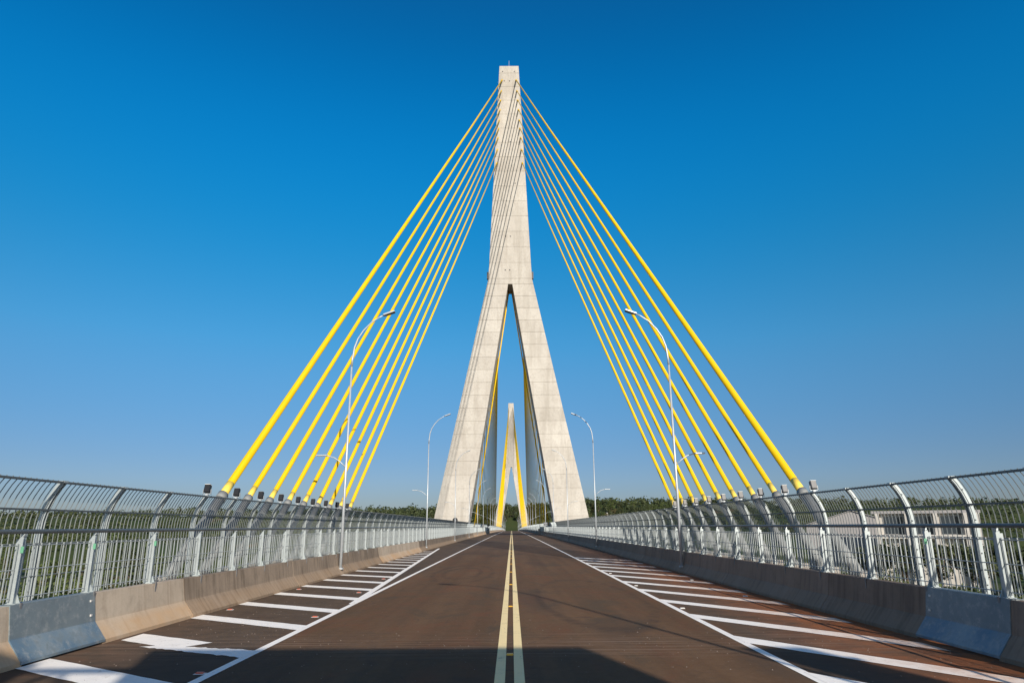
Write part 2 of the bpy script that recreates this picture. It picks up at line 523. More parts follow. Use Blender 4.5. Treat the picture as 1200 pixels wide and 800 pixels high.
# ------------------------------------------------------------------ road, deck, pavement
road = strip(-7.25, 7.25, START, DEND + 105, 0.0).build("road", MAT["asphalt"])
tag(road, kind="structure")
deck_prof = [(-9.9, -0.02), (-9.9, -0.45), (-8.6, -0.6), (-7.4, -2.1), (7.4, -2.1), (8.6, -0.6), (9.9, -0.45), (9.9, -0.02)]
tag(sweep(deck_prof, D0, DEND).build("bridge_deck", MAT["deck"]), kind="structure")
tag(MB().box(-10.2, 10.2, START, D0 - 0.06, -1.2, -0.02).build("approach_slab", MAT["deck"]), kind="structure")
for s in (-1, 1):
    pv = sweep([(s * 7.12, -0.01), (s * 7.12, 0.2), (s * 8.62, 0.2), (s * 8.62, 0.32), (s * 8.86, 0.32), (s * 8.86, -0.01)], START, DEND)
    tag(pv.build("pavement", MAT["deck"]), kind="structure")

Z1, Z2 = 0.004, 0.008
def line(x, w, a, b, name, mat, z=Z1):
    return strip(x - w / 2, x + w / 2, a, b, z).build(name, MAT[mat], road)
line(-3.83, 0.13, START, DEND, "edge_line", "white")
line(3.68, 0.13, START, DEND, "edge_line", "white")
line(-0.135, 0.13, START, DEND, "centre_line", "yellow")
line(0.105, 0.13, START, DEND, "centre_line", "yellow")

def ragged(pts_a, pts_b, z, name, rag=0.0, seg=10):
    """a painted bar between edge pts_a (start, end) and edge pts_b, with slightly uneven edges"""
    vs, fs = [], []
    for i in range(seg + 1):
        t = i / seg
        for k, (p, q) in enumerate((pts_a, pts_b)):
            x = p[0] + (q[0] - p[0]) * t; y = p[1] + (q[1] - p[1]) * t
            y += rng.uniform(-rag, rag)
            vs.append((x, y, zr(y) + z))
    for i in range(seg):
        fs.append((2 * i, 2 * i + 1, 2 * i + 3, 2 * i + 2))
    return MB().add(vs, fs).build(name, MAT["white"], road)

# left hatch: taper line and bars
dl = lambda d: -3.93 - (d - 19.1) * 0.0540
vs = []
ragged(((dl(17.6) - 0.09, 17.6), (dl(61) - 0.09, 61)), ((dl(17.6) + 0.09, 17.6), (dl(61) + 0.09, 61)), Z2, "taper_line", 0, 6)
for k in range(-1, 17):
    do = 12.85 + 2.55 * k
    xi = -3.84 if do < 20.5 else dl(do - 1.5) 
    xo = -6.62 if k != 0 else -6.5
    if xi < xo + 0.25: break
    sl = 0.65
    di = do - sl * (xi - xo)
    if k == 0:      # the bar over the deck joint is scraped and shifted
        ragged(((-6.5, 13.0), (-4.85, 11.98)), ((-6.5, 12.28), (-5.2, 11.42)), Z1 + 0.002, "hatch_stripe", 0.012, 14)
        ragged(((-5.55, 11.72), (-3.84, 11.22)), ((-5.85, 11.62), (-3.84, 10.62)), Z1 + 0.003, "hatch_stripe", 0.035, 26)
        continue
    hw = 0.36 if k < 0 else 0.29
    ragged(((xo, do + hw), (xi, di + hw)), ((xo, do - hw), (xi, di - hw)), Z1 + 0.002, "hatch_stripe", 0.010, 14)
# right hatch
for k in range(-2, 10):
    di = 15.0 + 2.98 * k
    xo = 6.42
    do = di - 1.42 * (xo - 3.7)
    ragged(((3.7, di + 0.38), (xo, do + 0.38)), ((3.7, di - 0.38), (xo, do - 0.38)), Z1 + 0.002, "hatch_stripe", 0.015, 14)

# studs let into the road
def stud(x, d, mat, w=0.1, l=0.09, h=0.018):
    m = MB().hexa([(x - w / 2, d - l / 2, zr(d)), (x + w / 2, d - l / 2, zr(d)), (x + w / 2, d + l / 2, zr(d)), (x - w / 2, d + l / 2, zr(d))],
                  [(x - w / 2 * .8, d - l / 2 * .5, zr(d) + h), (x + w / 2 * .8, d - l / 2 * .5, zr(d) + h), (x + w / 2 * .8, d + l / 2 * .5, zr(d) + h), (x - w / 2 * .8, d + l / 2 * .5, zr(d) + h)])
    return m.build("road_stud", MAT[mat], road)
for k in range(12):
    stud(-0.015, 10.75 + 6.15 * k, "stud_y", 0.105, 0.12)
for x, d in ((-3.98, 9.55), (-6.4, 16.6), (-4.08, 15.2), (-6.4, 21.8), (-4.33, 20.6), (-4.57, 25.8)):
    stud(x, d, "stud_w", 0.15, 0.10, 0.008)
    stud(x, d, "stud_r", 0.11, 0.075, 0.022)
for x, d in ((3.83, 16.3), (3.85, 22.3), (3.85, 28.0), (6.1, 18.9), (6.1, 24.4)):
    stud(x, d, "stud_w", 0.11, 0.09, 0.02)

# loose grit on the tarmac
def grit():
    mb = MB()
    for i in range(700):
        if rng.random() < 0.55:
            x = rng.choice((-1, 1)) * rng.uniform(4.2, 6.5); d = rng.uniform(7.5, 24)
        else:
            x = rng.uniform(-6, 6); d = rng.gauss(11.6, 1.6)
        if d < 6.5: continue
        r = rng.uniform(0.004, 0.013)
        a = rng.random() * 6.3
        p = [(x + r * math.cos(a + q) * rng.uniform(.6, 1.2), d + r * math.sin(a + q) * rng.uniform(.6, 1.2), 0.0) for q in (0, 1.57, 3.14, 4.71)]
        mb.add(p + [(x, d, r * 0.9)], [(0, 1, 4), (1, 2, 4), (2, 3, 4), (3, 0, 4)])
    tag(mb.build("gravel", MAT["stone"]), "loose grit and pebbles scattered on the asphalt", None, None, "stuff")
grit()

# ------------------------------------------------------------------ barriers
BP = [(6.62, 0.0), (6.62, 0.06), (6.83, 0.33), (6.90, 0.77), (7.11, 0.77), (7.11, 0.0)]
def barrier(s, label):
    t = thing("concrete_barrier", label, "barrier", (s * 6.9, D0, 0))
    def seg(a, b, mat):
        g = 0.012
        prof = [(s * x - s * 6.9, z) for x, z in BP]
        m = sweep(prof, a + g, b - g)
        for i, v in enumerate(m.v): m.v[i] = (v[0], v[1] - D0, v[2])
        return m.build("barrier_segment", MAT[mat], t)
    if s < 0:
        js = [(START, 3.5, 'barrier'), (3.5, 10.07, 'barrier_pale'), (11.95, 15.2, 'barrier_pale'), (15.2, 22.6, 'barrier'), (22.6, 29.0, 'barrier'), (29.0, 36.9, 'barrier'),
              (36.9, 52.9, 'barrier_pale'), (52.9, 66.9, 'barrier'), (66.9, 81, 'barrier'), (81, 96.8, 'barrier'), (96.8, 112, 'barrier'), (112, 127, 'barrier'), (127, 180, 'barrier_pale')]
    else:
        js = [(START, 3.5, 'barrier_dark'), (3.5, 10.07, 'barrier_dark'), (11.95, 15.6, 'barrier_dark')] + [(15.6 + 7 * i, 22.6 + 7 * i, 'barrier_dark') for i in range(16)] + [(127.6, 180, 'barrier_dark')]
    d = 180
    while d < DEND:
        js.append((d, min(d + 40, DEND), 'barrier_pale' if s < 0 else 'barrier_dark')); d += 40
    for a, b, m in js: seg(a, b, m)
    # steel cover over the expansion joint, standing 12 mm proud
    e = 0.014
    bp = [(6.62 - e, 0.03), (6.62 - e, 0.06 + e * .5), (6.83 - e, 0.33 + e * .5), (6.90 - e, 0.77 + e), (7.09, 0.77 + e), (7.09, 0.70), (6.93, 0.70), (6.86, 0.33), (6.66, 0.03)]
    m = MB(); n = len(bp)
    for d in (10.02, 12.0): m.v += [(s * (x - 6.9), d - D0, z) for x, z in bp]
    m.f = [(k, (k + 1) % n, n + (k + 1) % n, n + k) for k in range(n)] + [tuple(range(n)), tuple(range(n, 2 * n))]
    p = m.build("joint_cover_plate", MAT["plate"], t)
    p["label"] = "blue grey steel plate over the expansion joint"
    for d in (11.88,):
        for x, z in ((6.885 - e, 0.66), (6.85 - e, 0.44)):
            b = MB().obox((s * (x - 6.905), d - D0, z), (0.012, 0, 0), (0, 0.022, 0), (0, 0, 0.016))
            b.build("bolt", MAT["stud_w"], p)
    return t
barrier(-1, "sunlit stained concrete barrier along the left shoulder with red-brown dust on its foot")
barrier(1, "shaded dark concrete barrier along the right shoulder")

# ------------------------------------------------------------------ railing on the barriers
NEAR_END = 132.0
INNER0, STEP = 11.70, 2.02
def railing(s, label):
    t = thing("guard_railing", label, "railing", (s * 7.0, D0, 0))
    # post: channel with base plate
    m = MB()
    m.box(-0.006, 0.006, -0.045, 0.045, 0.79, 1.70)
    m.box(0.006, 0.075, -0.045, -0.036, 0.79, 1.66) if s > 0 else m.box(-0.075, -0.006, -0.045, -0.036, 0.79, 1.66)
    m.box(-0.03, 0.03, -0.052, -0.046, 0.79, 1.69)
    m.box(-0.085, 0.085, -0.08, 0.08, 0.772, 0.792)
    m.hexa([(-0.02, -0.04, 1.70), (0.02, -0.04, 1.70), (0.02, 0.04, 1.70), (-0.02, 0.04, 1.70)], [(-0.025, -0.03, 1.735), (0.025, -0.03, 1.735), (0.025, 0.03, 1.735), (-0.025, 0.03, 1.735)])
    gus = MB().hexa([(-0.06, 0.05, 0.79), (0.06, 0.05, 0.79), (0.06, 0.062, 0.79), (-0.06, 0.062, 0.79)], [(-0.012, 0.046, 0.90), (0.012, 0.046, 0.90), (0.012, 0.056, 0.90), (-0.012, 0.056, 0.90)])
    m.add(gus.v, gus.f)
    post = m.mesh("railing_post", MAT["steel"])
    strap = MB().box(-0.007, 0.006, -0.022, 0.022, 0.54, 0.80).box(-0.012, 0.0, -0.014, 0.014, 0.60, 0.635).mesh("anchor_strap", MAT["grey"])
    stick = MB().box(-0.004, 0.004, -0.022, 0.022, 1.47, 1.56).mesh("green_sticker", MAT["green"])
    # picket panel
    m = MB(); n = 13
    for i in range(n):
        y = STEP * (i + 0.5) / n
        m.tube([(0, y, 0.82), (0, y, 1.60)], 0.0105, 5, False)
    for z in (0.86, 1.24, 1.57):
        m.tube([(0.0, 0.03, z), (0.0, STEP - 0.03, z)], 0.008, 4, False)
    panel = m.mesh("picket_panel", MAT["picket"])
    in0 = INNER0 + 0.28
    ds = [in0 - 1.75, in0 - 1.75 - STEP, in0 - 1.75 - 2 * STEP]
    d = in0
    while d < NEAR_END: ds.append(d); d += STEP
    for i, d in enumerate(ds):
        p = link("railing_post", post, t, (0, d - D0, zr(d)))
        if d < 40: link("anchor_strap", strap, t, (s * -0.118, d - D0, zr(d)))
        if (s < 0 and d < 16) or (s > 0 and 11.5 < d < 12.5):
            link("sticker", stick, p, (s * -0.008 - s * 0.03, -0.056, 0), (0, 0, math.pi / 2))
        if abs(d - (in0 - 1.75)) < 0.01: continue
        link("picket_panel", panel, t, (s * 0.02, d - D0, zr(d) + 0.0))
    m = MB()
    y = in0 - 1.75
    for i in range(10): m.tube([(s * .02, y + 0.175 * (i + .5), 0.82), (s * .02, y + 0.175 * (i + .5), 1.60)], 0.0105, 5, False)
    for z in (0.86, 1.24, 1.57): m.tube([(s * .02, y, z), (s * .02, y + 1.75, z)], 0.008, 4, False)
    for i, v in enumerate(m.v): m.v[i] = (v[0], v[1] - D0, v[2])
    m.build("picket_panel", MAT["picket"], t)
    # handrail
    st = [2.0, 10.9, 30, 60, 90, 120] + list(range(150, int(DEND), 30))
    MB().tube([(0, q - D0, zr(q) + 1.765) for q in st], 0.032, 8).build("handrail", MAT["rail"], t, True)
    # far posts and pickets
    m = MB()
    while d < DEND - 3:
        z = zr(d)
        m.box(-0.04, 0.04, d - D0 - 0.04, d - D0 + 0.04, z + 0.77, z + 1.72)
        npk = 13 if d < 260 else 7
        rr = 0.0088 if d < 260 else 0.0135
        for i in range(npk):
            y = d - D0 + STEP * (i + .5) / npk
            m.tube([(0.02 * s, y, z + 0.82), (0.02 * s, y, z + 1.6)], rr, 3, False)
        for q in (0.86, 1.24, 1.57):
            m.box(-0.008, 0.008, d - D0, d - D0 + STEP, z + q - .008, z + q + .008)
        d += STEP
    tag(m.build("far_railing", MAT["steel"], t), kind="stuff")
railing(-1, "low galvanised railing with round handrail on top of the sunlit left barrier")
railing(1, "low galvanised railing with round handrail on top of the shaded right barrier")

# ------------------------------------------------------------------ tall outer fences
OUT0 = 12.72
FP = [(8.46, 0.30), (8.46, 1.0), (8.46, 1.72), (8.445, 1.95), (8.405, 2.16), (8.335, 2.345), (8.245, 2.51), (8.165, 2.62)]
def fence_x(z):
    for (x0, z0), (x1, z1) in zip(FP, FP[1:]):
        if z <= z1: return x0 + (x1 - x0) * (z - z0) / (z1 - z0)
    return FP[-1][0]
def bar(mb, s, y, hw, hd, pts, x_off=0.0):
    """flat bar following the curved fence profile; hw half width along y, hd half depth in x"""
    vs, fs = [], []
    for i, (x, z) in enumerate(pts):
        a = Vector(pts[min(i + 1, len(pts) - 1)]) - Vector(pts[max(i - 1, 0)])
        a.normalize(); nx, nz = a.y, -a.x
        for dx, dy in ((-hd, -hw), (hd, -hw), (hd, hw), (-hd, hw)):
            vs.append((s * (x + nx * dx - 8.4 + x_off), y + dy, z + nz * dx))
    for i in range(len(pts) - 1):
        for k in range(4):
            k2 = (k + 1) % 4
            fs.append((4 * i + k, 4 * i + k2, 4 * i + 4 + k2, 4 * i + 4 + k))
    fs += [(0, 1, 2, 3), tuple(4 * (len(pts) - 1) + k for k in range(4))]
    mb.add(vs, fs)
def outer_fence(s, label):
    t = thing("tall_fence", label, "fence", (s * 8.4, D0, 0))
    m = MB()
    bar(m, s, -0.036, 0.004, 0.052, FP)               # channel open towards the road: two flanges
    bar(m, s, 0.036, 0.004, 0.052, FP)
    bar(m, s, 0, 0.033, 0.004, FP, 0.048)             # and its back
    m.box(-0.09 + s * .06, 0.09 + s * .06, -0.09, 0.09, 0.30, 0.32)
    xt = s * (8.16 - 8.4)
    m.box(xt - 0.07, xt + 0.05, -0.06, 0.06, 2.615, 2.645)
    post = m.mesh("fence_post", MAT["steel"])
    m = MB()
    for z in (0.45, 0.74, 1.0, 1.28, 1.55, 1.86, 2.12, 2.4):
        x = s * (fence_x(z) - 8.4)
        for dx in ((0.012,) if z in (0.74, 1.28, 1.86, 2.4) else (-0.02, 0.026)):
            m.box(x + dx - 0.011, x + dx + 0.011, -0.052, -0.038, z - 0.011, z + 0.011)
    bolts = m.mesh("post_bolts", MAT["rail"])
    m = MB(); n = 14
    for i in range(n):
        y = STEP * (i + .5) / n
        m.tube([(s * (x - 8.43), y, z) for x, z in FP] + [(s * (8.147 - 8.43), y, 2.642)], 0.0092, 4, False)
    for z, r in ((0.42, 0.012), (1.0, 0.010), (1.55, 0.010)):
        x = s * (fence_x(z) - 8.445)
        m.tube([(x, 0.0, z), (x, STEP, z)], r, 5, False)
    panel = m.mesh("bar_panel", MAT["bars"])
    m = MB()
    for z, h in ((2.13, 0.016), (2.612, 0.019)):
        x = s * (fence_x(z) - 8.43)
        m.box(x - 0.026, x - 0.011, 0, STEP, z - h, z + h).box(x + 0.011, x + 0.026, 0, STEP, z - h, z + h)
    rails = m.mesh("rail_pair", MAT["rail"])
    off = OUT0 if s < 0 else OUT0 + 0.16
    ds = [off - STEP * k for k in (4, 3, 2, 1)]
    d = off
    while d < NEAR_END: ds.append(d); d += STEP
    for q in ds:
        p = link("fence_post", post, t, (0, q - D0, zr(q)))
        link("bar_panel", panel, t, (0, q - D0, zr(q)))
        link("rail_pair", rails, t, (0, q - D0, zr(q)))
        if q < 40: link("post_bolts", bolts, p, (0, 0, 0))
    m = MB()
    short = [FP[0], FP[2], FP[4], FP[-1]]
    while d < DEND - 3:
        z = zr(d); b = MB()
        bar(b, s, 0, 0.03, 0.05, short)
        npk = 14 if d < 240 else 7
        rr = 0.0075 if d < 240 else 0.012
        for i in range(npk):
            b.tube([(s * (x - 8.43), STEP * (i + .5) / npk, q) for x, q in short], rr, 3, False)
        for q, r in ((0.42, .012), (1.0, .01), (1.55, .01), (2.13, .015), (2.61, .02)):
            x = s * (fence_x(q) - 8.445); b.box(x - r, x + r, 0, STEP, q - r, q + r)
        m.add([(v[0], v[1] + d - D0, v[2] + z) for v in b.v], b.f)
        d += STEP
    tag(m.build("far_fence", MAT["steel"], t), kind="stuff")
outer_fence(-1, "tall galvanised bar fence curving inward at the top, left of the road")
outer_fence(1, "tall galvanised bar fence curving inward at the top, right of the road")

# ------------------------------------------------------------------ pylons
ZK, ZA, ZT = 56.2, 54.85, 112.2
def mast_hw(z): return 4.93 + (2.36 - 4.93) * (z - ZK) / (ZT - ZK)
def leg_out(z): return 4.93 + (16.15 - 4.93) * (ZK - z) / (ZK - 3.0)
def leg_in(z): return 0.48 + (8.92 - 0.48) * (ZA - z) / (ZA - 2.8)
def back(z): return 5.6 + (112 - z) * 0.026
def groove(m, prof, z0, z1, g, e):
    """prof(z) -> (x0, x1, y0, y1); a lift with a recessed joint along its top"""
    def ring(z, k):
        x0, x1, y0, y1 = prof(z)
        return [(x0 + k, y0 + k, z), (x1 - k, y0 + k, z), (x1 - k, y1 - k, z), (x0 + k, y1 - k, z)]
    zs = [(z0, 0), (z1 - g, 0), (z1 - g, e), (z1, e)]
    rings = [ring(*q) for q in zs]
    for r in rings: m.v += r
    n = len(rings)
    for i in range(n - 1):
        for k in range(4):
            k2 = (k + 1) % 4
            m.f.append((4 * i + k, 4 * i + k2, 4 * i + 4 + k2, 4 * i + 4 + k))
    m.f += [(3, 2, 1, 0), tuple(4 * (n - 1) + k for k in range(4))]
    return m
def lifts(z0, z1, n): return [(z0 + (z1 - z0) * i / n, z0 + (z1 - z0) * (i + 1) / n) for i in range(n)]
def pylon(y0, label, fine, mirror=False):
    t = thing("bridge_pylon", label, "pylon", (0, y0, zr(y0)))
    f = -1 if mirror else 1
    dz = 0
    if fine:
        for s in (-1, 1):
            zs = lifts(ZA - 31 * 2.83, ZA, 31)
            for a, b in zs:
                pr = lambda z, s=s: (min(s * leg_in(z), s * leg_out(z)), max(s * leg_in(z), s * leg_out(z)), 0.0, back(z))
                groove(MB(), pr, a, b, 0.10, 0.07).build("leg_segment", MAT["pylon"], t)
        # block that joins the two legs
        pr = lambda z: (-leg_out(z) if z < ZK else -mast_hw(z), leg_out(z) if z < ZK else mast_hw(z), 0.0, back(z))
        groove(MB(), pr, ZA, ZK, 0.10, 0.07).build("leg_junction", MAT["pylon"], t)
        for a, b in lifts(ZK, ZT - 2.0, 14):
            pr = lambda z: (-mast_hw(z), mast_hw(z), 0.0, back(z))
            groove(MB(), pr, a, b, 0.07, 0.05).build("mast_segment", MAT["pylon"], t)
        pr = lambda z: (-mast_hw(z), mast_hw(z), 0.0, back(z))
        groove(MB(), pr, ZT - 2.0, ZT, 0.02, 0.02).build("mast_cap", MAT["pylon"], t)
        for s in (-1, 1):
            x = s * (mast_hw(57.3) + 0.22)
            MB().box(x - 0.20, x + 0.20, 0.4, 1.4, 56.3, 57.9).build("service_box", MAT["black"], t)
        for x, z in ((-1.6, 110.6), (1.3, 110.6), (-1.2, 107.9), (0.1, 107.9), (-1.1, 58.2), (-0.1, 58.2), (-1.0, 66.5), (0.1, 66.5), (0.2, 91.0), (1.3, 80.0)):
            MB().tube([(x, -0.02, z), (x, 0.1, z)], 0.16, 8).build("vent_hole", MAT["black"], t)
        MB().tube([(0, 2.5, ZT), (0, 2.5, ZT + 3.4)], 0.05, 6).build("lightning_rod", MAT["pole"], t)
    else:
        for s in (-1, 1):
            m = MB()
            for a, b in lifts(-30, ZA, 30):
                groove(m_ := MB(), lambda z, s=s: (min(s * leg_in(z), s * leg_out(z)), max(s * leg_in(z), s * leg_out(z)), 0.0, back(z)), a, b, 0.1, 0.07)
                m.add(m_.v, m_.f)
            m.build("leg", MAT["pylon"], t)
        m = MB()
        for a, b in [(ZA, ZK)]:
            groove(m_ := MB(), lambda z: (-leg_out(z), leg_out(z), 0.0, back(z)), a, b, 0.1, 0.07); m.add(m_.v, m_.f)
        for a, b in lifts(ZK + 0.0, ZT, 18):
            groove(m_ := MB(), lambda z: (-mast_hw(z), mast_hw(z), 0.0, back(z)), a, b, 0.07, 0.05); m.add(m_.v, m_.f)
        m.build("mast", MAT["pylon"], t)
    return t
pylon(P1, "near concrete pylon, an inverted Y straddling the road with yellow stays", True)
pylon(P2, "far concrete pylon framed between the legs of the near one", False)

# ------------------------------------------------------------------ stays
def stay(foot, top, r, label, group, pipe=True, rp=0.165, z_pipe=2.74, detail=True, n=10):
    """yellow stay cable from its deck anchor to the pylon face"""
    foot, top = Vector(foot), Vector(top)
    d = (top - foot).normalized()
    t = thing("stay_cable", label, "stay cable", foot, group)
    L = (top - foot).length
    zp = (z_pipe - (foot.z - zr(foot.y))) / d.z if pipe else 0.2
    pts = [d * zp, d * (L * 0.5) + Vector((0, 0, -L * 0.0012)), d * L]
    MB().tube(pts, r, n, True).build("cable", MAT["cable"], t, True)
    if pipe:
        MB().tube([d * 0.0, d * zp], rp, 14).build("guide_pipe", MAT["pipe"], t, True)
        MB().tube([d * (zp - 0.22), d * (zp + 0.03)], rp + 0.008, 14).build("pipe_collar", MAT["pipe"], t, True)
    if detail:
        MB().tube([d * (zp + 0.02), d * (zp + 0.55)], r + 0.005, 14).build("sleeve", MAT["cable_pale"], t, True)
        MB().tube([d * (L - 2.2), d * L], r + 0.06, 10).build("anchor_tube", MAT["cable"], t, True)
    # bearing block on the deck edge
    MB().obox((0, 0, -0.05), (0.22, 0, 0), (0, 0.3, 0), (0, 0, 0.3)).build("anchor_block", MAT["deck"], t)
    return t
ZANCH = [108.27, 105.2, 102.6, 99.95, 97.1, 94.8, 92.3, 89.1, 85.5]
def foot_of(tx, tz, ty, xp, yp, zp, z0):
    """extend the line (top -> pipe end) down to height z0"""
    a = Vector((tx, ty, tz)); b = Vector((xp, yp, zp)); k = (z0 - a.z) / (b.z - a.z)
    return a + (b - a) * k
for s, side in ((-1, "left"), (1, "right")):
    for k in range(9):
        tx = s * (1.72 + 1.3 * k / 8); tz = ZANCH[k] + zr(P1)
        fo = foot_of(tx, tz, P1, s * (8.61 if s < 0 else 8.72), 20.9 + 2.06 * k, 2.74, 0.40)
        if k == 0: lab = f"thickest yellow stay cable, outermost of the {side} hand fan before the near pylon"
        elif k == 8: lab = f"innermost yellow stay cable of the {side} hand fan before the near pylon"
        else: lab = f"{ORD[k]} yellow stay cable counted from the outermost in the {side} hand fan"
        stay(fo, (tx, P1 + 0.1, tz), 0.118 if k == 0 else 0.089, lab, "stay cables fanning down beside the near pylon", True, 0.15 if k == 0 else 0.132)
    # main span fan of the near pylon
    N = 19
    for k in range(N):
        u = k / (N - 1)
        df = P1 + 26 + (228 - 26) * u
        zt = 84 + (108.3 - 84) * u
        xt = s * (3.0 - 1.2 * u)
        stay((s * 8.6, df, zr(df) + 0.3), (xt, P1 + back(zt) - 0.05, zt + zr(P1)), 0.085, f"yellow stay cable of the {side} main span fan behind the near pylon",
             f"main span stays on the {side} behind the near pylon", True, 0.12, 2.2, False, 6)
        df = P2 - 26 - (228 - 26) * u
        stay((s * 8.6, df, zr(df) + 0.3), (xt, P2 + 0.05, zt + zr(P2)), 0.10, f"yellow stay cable fanning towards us from the far pylon on the {side}",
             f"near side stays of the far pylon on the {side}", True, 0.16, 2.2, False, 6)
    for k in range(9):
        u = k / 8
        df = P2 + 150 - 18 * u - 6
        zt = ZANCH[k]
        stay((s * 8.6, df, zr(df) + 0.3), (s * (1.72 + 1.3 * u), P2 + back(zt) - 0.05, zt + zr(P2)), 0.1, f"yellow stay cable behind the far pylon on the {side}",
             f"back stays of the far pylon on the {side}", True, 0.16, 2.2, False, 6)
    # steep stay that starts from the fork
    stay((s * 8.5, P1 + 10.5, zr(P1) + 0.3), (-s * 0.25, P1 + 4.5, 58.5), 0.13, f"steep yellow stay running from the pylon fork down to the {side} deck edge",
         None, True, 0.16, 2.2, False, 8)

# ------------------------------------------------------------------ floodlights on the fence tops
def floodlight(s, d, label):
    x = s * 8.16
    t = thing("floodlight", label, "floodlight", (x, d, zr(d) + 2.645), "floodlights on the fence posts aimed at the stays")
    MB().box(-0.035, 0.035, -0.05, 0.05, 0.0, 0.05).box(-0.11, -0.098, -0.02, 0.02, 0.03, 0.16).box(0.098, 0.11, -0.02, 0.02, 0.03, 0.16).box(-0.11, 0.11, -0.02, 0.02, 0.03, 0.045).build("bracket", MAT["pole"], t)
    tilt = Matrix.Rotation(R(-18), 3, 'X')
    h = MB().obox((0, 0, 0.17), tilt @ Vector((0.075, 0, 0)), tilt @ Vector((0, 0.065, 0)), tilt @ Vector((0, 0, 0.105))).build("housing", MAT["black" if s < 0 else "grey"], t, False, 0.012)  # same lamp in black left and grey right, side lighting put into the colour
    MB().obox(tilt @ Vector((0, 0.067, 0)) + Vector((0, 0, 0.17)), tilt @ Vector((0.072, 0, 0)), tilt @ Vector((0, 0.004, 0)), tilt @ Vector((0, 0, 0.10))).build("lens", MAT["lens"], t)
    MB().obox(tilt @ Vector((0, 0, 0.109)) + Vector((0, 0, 0.17)), tilt @ Vector((0.076, 0, 0)), tilt @ Vector((0, 0.066, 0)), tilt @ Vector((0, 0, 0.006))).build("visor", MAT["stud_w" if s > 0 or d < 19 else "grey"], t)
for s, side in ((-1, "left"), (1, "right")):
    for k in range(9):
        floodlight(s, OUT0 + STEP * (3 + k), f"{ORD[k]} small floodlight from the near end on top of the {side} tall fence")

# ------------------------------------------------------------------ lamp posts
def lamp_meshes(s):
    """pole at x=0; road side is -s"""
    i = -s
    pole = MB().tube([(0, 0, 0.25), (0, 0, 3.0), (0, 0, 8.4)], [0.064, 0.051, 0.038], 10).mesh("lamp_pole", MAT["pole"], True)
    arm = MB().tube([(0, 0, 8.38), (i * .015, 0, 8.7), (i * .07, 0, 9.2), (i * .2, 0, 9.6), (i * .43, 0, 9.98), (i * .75, 0, 10.33), (i * 1.08, 0, 10.56), (i * 1.28, 0, 10.66)], [0.042, 0.041, 0.039, 0.037, 0.035, 0.032, 0.029, 0.027], 8).mesh("curved_arm", MAT["pole"], True)
    small = MB().tube([(0, 0, 4.15), (-i * .25, 0, 4.38), (-i * .5, 0, 4.55), (-i * .75, 0, 4.62), (-i * .85, 0, 4.63)], 0.024, 6).mesh("side_arm", MAT["pole"], True)
    c, sn = math.cos(R(20)), math.sin(R(20))
    head = MB().obox((i * (1.24 + .26), 0, 10.66 + .08), (i * .26 * c, 0, .26 * sn), (0, 0.13, 0), (-sn * .035 * i, 0, .035 * c)).mesh("luminaire", MAT["pole"], False, 0.015)
    lens = MB().obox((i * (1.24 + .31) + i * sn * .04, 0, 10.66 + .10 - .04 * c), (i * .19 * c, 0, .19 * sn), (0, 0.11, 0), (-sn * .006 * i, 0, .006 * c)).mesh("lens", MAT["lens"])
    head2 = MB().obox((-i * 1.02, 0, 4.645), (.22, 0, -.0), (0, 0.09, 0), (0, 0, .028)).mesh("side_luminaire", MAT["pole"], False, 0.01)
    foot = MB().box(-0.1, 0.1, -0.1, 0.1, 0.20, 0.26).mesh("foot_plate", MAT["pole"])
    return [("lamp_pole", pole), ("curved_arm", arm), ("side_arm", small), ("luminaire", head), ("lens", lens), ("side_luminaire", head2), ("foot_plate", foot)]
for s, side in ((-1, "left"), (1, "right")):
    parts = lamp_meshes(s)
    for k in range(-1, 27):
        d = 28.0 * (k + 1) + 0.3
        nm = f"{ORD[k]} tall curved lamp post from the camera along the {side} barrier" if 0 <= k < 6 else (
            f"distant curved lamp post on the {side} barrier towards the far pylon" if k >= 6 else f"curved lamp post on the {side} barrier beside the camera, out of view")
        t = thing("street_lamp", nm, "street lamp", (s * 6.74, d, zr(d)), f"lamp posts along the {side} barrier")
        for n, me in parts:
            if k > 12 and n in ("lens", "foot_plate"): continue
            link(n, me, t)

# ------------------------------------------------------------------ road signs seen from behind and boxes beside the carriageway
def round_sign(x, d, z, r, label):
    t = thing("road_sign", label, "road sign", (x, d, zr(d)))
    MB().tube([(0, -0.012, z), (0, 0.012, z)], r, 24).build("sign_disc", MAT["black"], t)
    MB().box(-r * .6, r * .6, -0.04, -0.014, z - 0.03, z + 0.03).build("clamp", MAT["black"], t)
    MB().tube([(0, -0.05, z - 0.12), (0, -0.05, z + 0.12)], 0.1, 8).build("clamp", MAT["pole"], t)
def square_sign(x, d, z, w, h, label):
    t = thing("road_sign", label, "road sign", (x, d, zr(d)))
    MB().box(-w / 2, w / 2, 0.08, 0.10, z - h / 2, z + h / 2).build("sign_panel", MAT["sign"], t)
    MB().box(-w / 2 * .9, w / 2 * .9, 0.05, 0.08, z + h * .2, z + h * .2 + 0.05).build("clamp", MAT["pole"], t)
    MB().box(-w / 2 * .9, w / 2 * .9, 0.05, 0.08, z - h * .25, z - h * .25 + 0.05).build("clamp", MAT["pole"], t)
round_sign(-6.74, 84.46, 2.55, 0.31, "black round sign back on the third left lamp post")
square_sign(6.74, 140.3, 2.25, 0.75, 0.75, "dark square sign back on a right lamp post near the pylon")
square_sign(-6.74, 168.3, 2.1, 0.5, 0.55, "small dark sign back on a left lamp post beyond the pylon")
